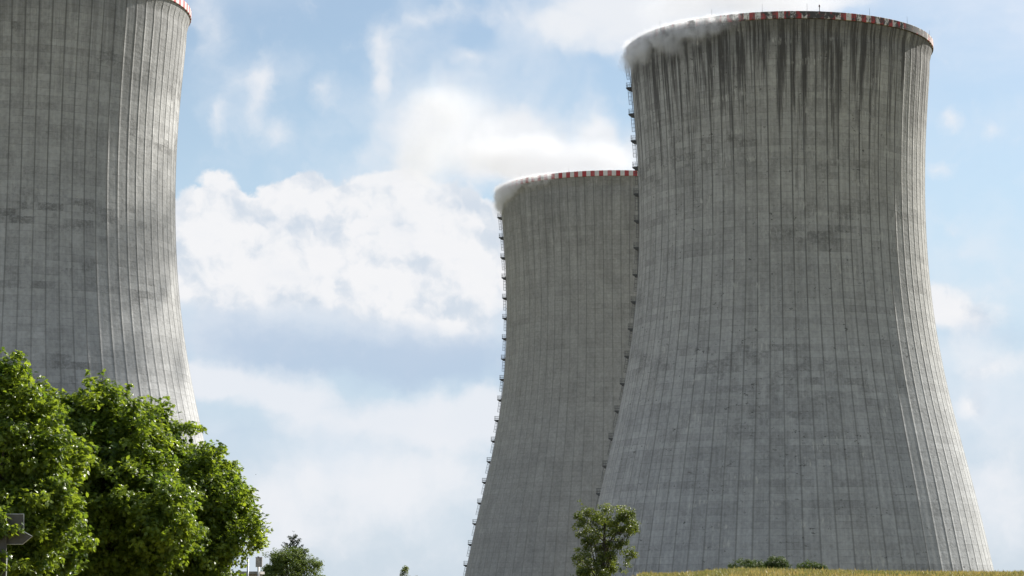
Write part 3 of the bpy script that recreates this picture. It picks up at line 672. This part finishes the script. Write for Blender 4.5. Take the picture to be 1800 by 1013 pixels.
# ------------------------------------------------------------------ poles and hut by the round bush
def pole_box():
    Y = 108; b = gbase(457.5, Y); t = empty('pole_with_box', b); props(t, 'thin steel pole carrying a small grey box, beside the round bush', 'signpost')
    B = Vector(b); top = (at(457, 979, Y)-B).z
    gal = plain('pale_steel', (.33, .34, .34), .5, .4)
    mb = MB(); mb.tube([(0, 0, -.3), (0, 0, top)], .045, 8); mb.tube([(0, 0, top), (0, 0, top+.02)], .06, 8); mb.build('pole', gal, t, True)
    c = at(456, 989, Y)-B; mb = MB(); mb.box((c.x, -.16, c.z), (11*Y/FPX, .22, 16*Y/FPX)); mb.box((c.x, -.16, c.z+8*Y/FPX+.02), (12*Y/FPX, .26, .03)); mb.build('box', plain('box_grey', (.27, .26, .26), .6), t)
    for dz_ in (.12, -.12): mb = MB(); mb.box((c.x, -.045, c.z+dz_), (.2, .03, .04)); mb.build('clamp', STEEL, t)
    b2 = gbase(439, Y); t2_ = empty('steel_pole', b2); props(t2_, 'bare thin steel pole under the maple branches, beside the pole with a box', 'pole')
    B = Vector(b2); mb = MB(); z = (at(439, 982, Y)-B).z; mb.tube([(0, 0, -.3), (0, 0, z)], [.055, .045], 8); mb.build('shaft', gal, t2_, True)
    mb = MB(); mb.tube([(0, 0, z), (0, 0, z+.05)], [.055, .03], 8); mb.build('cap', STEEL, t2_)
    Yw = 112; b3 = gbase(440, Yw); t3_ = empty('low_hut', b3); props(t3_, 'low grey flat-roofed hut behind the two poles', 'hut')
    B = Vector(b3); z = (at(440, 1006, Yw)-B).z; wq = 22*Yw/FPX
    mb = MB(); mb.box((0, .9, z/2-.15), (wq*1.6, 1.8, z+.1)); mb.build('wall', plain('render_grey', (.24, .21, .18), .9), t3_)
    mb = MB(); mb.box((0, .9, z-.03), (wq*1.6+.2, 2.0, .13)); mb.build('roof', plain('roof_grey', (.22, .21, .20), .8), t3_)
    mb = MB(); mb.box((.15, -.02, z*.4), (.5, .05, z*.75)); mb.build('door', plain('door_grey', (.14, .14, .14), .6), t3_)
pole_box()

# ------------------------------------------------------------------ two birds far off in the sky
def bird(px, py, Y, label, s=1.0):
    mb = MB(); mb.tube([(-.16, 0, 0), (-.08, 0, .02), (.06, 0, .02), (.14, 0, .04), (.19, 0, .03)], [.015, .05, .05, .035, .01], 7)
    v = [(.05, 0, .04), (-.06, 0, .04), (-.07, .22, .14), (.03, .24, .15), (-.10, .50, .08)]
    mb.add(v, [(0, 1, 2, 3), (3, 2, 4)]); mb.add([(x, -y, z) for x, y, z in v], [(3, 2, 1, 0), (4, 2, 3)])
    mb.add([(-.14, .02, 0), (-.14, -.02, 0), (-.27, -.05, 0), (-.27, .05, 0)], [(0, 1, 2, 3)])
    o = mb.build('bird', plain('feather', (.03, .03, .035), .8), None, True); o.location = at(px, py, Y); o.rotation_euler = (0, 0, 1.0); o.scale = (s,)*3
    props(o, label, 'bird')
bird(449.5, 834.5, 260, 'tiny dark bird in open sky just above the slope of the maples', .42)
bird(645.5, 380.5, 400, 'tiny faint bird against the top of the big white cloud', .42)

# ------------------------------------------------------------------ steam
def steam(name, label, lo, hi, blobs, dens, nscale, thr, origin, extra=None, amp=1.0, aniso=.35, det=6, alb=(.76, .77, .79)):
    m = bpy.data.materials.new(name); m.use_nodes = True; q = NT(m.node_tree); q.n.clear()
    ob = q.new('ShaderNodeTexCoord').outputs['Object']
    wv = q.vm('ADD', ob, q.vm('SCALE', q.vm('SUBTRACT', q.noise(ob, .07, 3, .5, color=True), (.5, .5, .5)), sc_=9.0))
    acc = None
    for (c, r, wt) in blobs:
        bl = q.blob(wv, c, r)
        acc = q.m('MULTIPLY', bl, wt) if acc is None else q.m('MULTIPLY_ADD', bl, wt, acc)
    nz = q.noise(ob, nscale, det, .62)
    d = q.rng(q.m('ADD', acc, q.m('MULTIPLY', q.m('SUBTRACT', nz, .5), amp)), thr[0], thr[1])
    if extra is not None: d = q.m('MULTIPLY', d, extra(q, ob))
    d = q.m('MULTIPLY', q.m('POWER', d, 2.0), dens)
    vs = q.new('ShaderNodeVolumePrincipled'); vs.inputs['Color'].default_value = (*alb, 1); vs.inputs['Anisotropy'].default_value = aniso
    q.l.new(d, vs.inputs['Density'])
    o_ = q.new('ShaderNodeOutputMaterial'); q.l.new(vs.outputs[0], o_.inputs['Volume'])
    m.cycles.volume_step_rate = 1.0
    c = [(lo[i]+hi[i])/2 for i in range(3)]
    mb = MB(); mb.box(c, [hi[i]-lo[i] for i in range(3)])
    o = mb.build(name, m, None); o.location = origin
    props(o, label, 'steam', None, 'stuff'); return o
def spill(zrim, th0, th1, depth, lean=0):
    """keeps the steam to a skin that spills over the rim between two bearings and thins downward"""
    def f(q, ob):
        x, y, z = q.sep(ob)
        r = q.m('SQRT', q.m('ADD', q.m('MULTIPLY', x, x), q.m('MULTIPLY', y, y)))
        return q.m('MULTIPLY', q.rng(q.m('MULTIPLY_ADD', q.m('SUBTRACT', q.noise(ob, .55, 5, .65), .5), 5.0, r), 30.5, 32.6, 1, 0), q.m('MULTIPLY', q.rng(z, -depth, -depth*.2, 0, 1), q.rng(z, -.9, 1.0, 1, 0)))
    return f
# angles: tower-local directions towards the camera-left flank
def loc_dir(c, deg):      # deg 0 = straight at the camera, 90 = left tangent
    a = math.atan2(-c[1], -c[0]) - R(deg); return math.cos(a), math.sin(a)
def rim_blobs(c, items):
    out = []
    for deg, z, r, rz, wt in items:
        ca_, sa_ = loc_dir(c, deg); out.append(((31.0*ca_, 31.0*sa_, z), (r, r, rz), wt))
    return out
b3 = rim_blobs(t3, [(76, -3, 6, 7, 1.0), (64, -3, 8, 8, 1.2), (52, -2.5, 8, 7.5, 1.1), (40, -1.5, 8, 6.5, 1.1), (29, 0, 7, 5, .95), (20, .5, 7, 4.5, .85), (12, .8, 5, 3.5, .6)])
steam('steam_spill', 'thin grey steam spilling over the near edge of the soot-streaked tower', (-40, -38, -8), (6, 12, 4), b3, 1.3, .30, (.15, 1.45), (t3[0], t3[1], t3[2]+EYE), spill(0, 0, 0, 9), 3.2, alb=(.95, .955, .97))
b2 = rim_blobs(t2, [(79, -3.5, 6, 8, 1.2), (70, -3, 9, 8, 1.3), (62, -.5, 8, 6, 1.2), (50, .5, 8, 5.5, 1.0), (38, 1, 7, 4.5, .8), (28, 1.5, 6, 3.5, .6)])
steam('steam_spill', 'dense grey steam curling over the rim of the farther smooth tower', (-40, -36, -9), (0, 12, 4), b2, 1.5, .27, (.10, 1.4), (t2[0], t2[1], t2[2]+EYE), spill(0, 0, 0, 10), 2.8, alb=(.95, .955, .97))
def pb(c, px, py, rx, rz, wt, dy=0):
    Yp = c[1]+dy; p = at(px, py, Yp) - Vector((c[0], c[1], c[2]+EYE)); k = Yp/FPX
    return ((p.x, p.y, p.z), (rx*k, rx*k*.9, rz*k), wt)
P2 = [pb(t2, 1090, 290, 130, 50, 1.2), pb(t2, 980, 290, 150, 60, 1.2), pb(t2, 900, 290, 120, 60, 1.0), pb(t2, 1050, 225, 70, 80, .8), pb(t2, 930, 250, 110, 70, .9),
      pb(t2, 800, 240, 140, 100, 1.0), pb(t2, 770, 160, 110, 80, .9), pb(t2, 720, 300, 120, 70, .6)]
steam('steam_plume', 'broad white steam plume drifting off the farther smooth tower', (-68, -28, -1), (36, 28, 44), P2, .10, .05, (.0, 1.5), (t2[0], t2[1], t2[2]+EYE), None, 1.9, .1)
P3 = [pb(t3, 1400, 10, 190, 45, 1.2), pb(t3, 1260, 10, 190, 60, 1.2), pb(t3, 1180, 10, 100, 45, .8), pb(t3, 1300, -40, 260, 60, 1.0)]
steam('steam_plume', 'white steam plume over the rim of the soot-streaked tower at the top of the photo', (-50, -26, -.5), (26, 28, 22), P3, .10, .05, (.0, 1.5), (t3[0], t3[1], t3[2]+EYE), None, 1.7, .1)
steam('shade_steam', 'unseen loose steam added high above the towers to dapple the sunlit flank of the left one', (-45, -32, -58), (45, 32, 58), [((0, 0, 0), (95, 70, 110), .75)], .075, .055, (.55, .85), (81, 556, 212), None, 2.2, .1, 4)  # unseen volume, added so its shadow dapples the left tower's sunlit flank
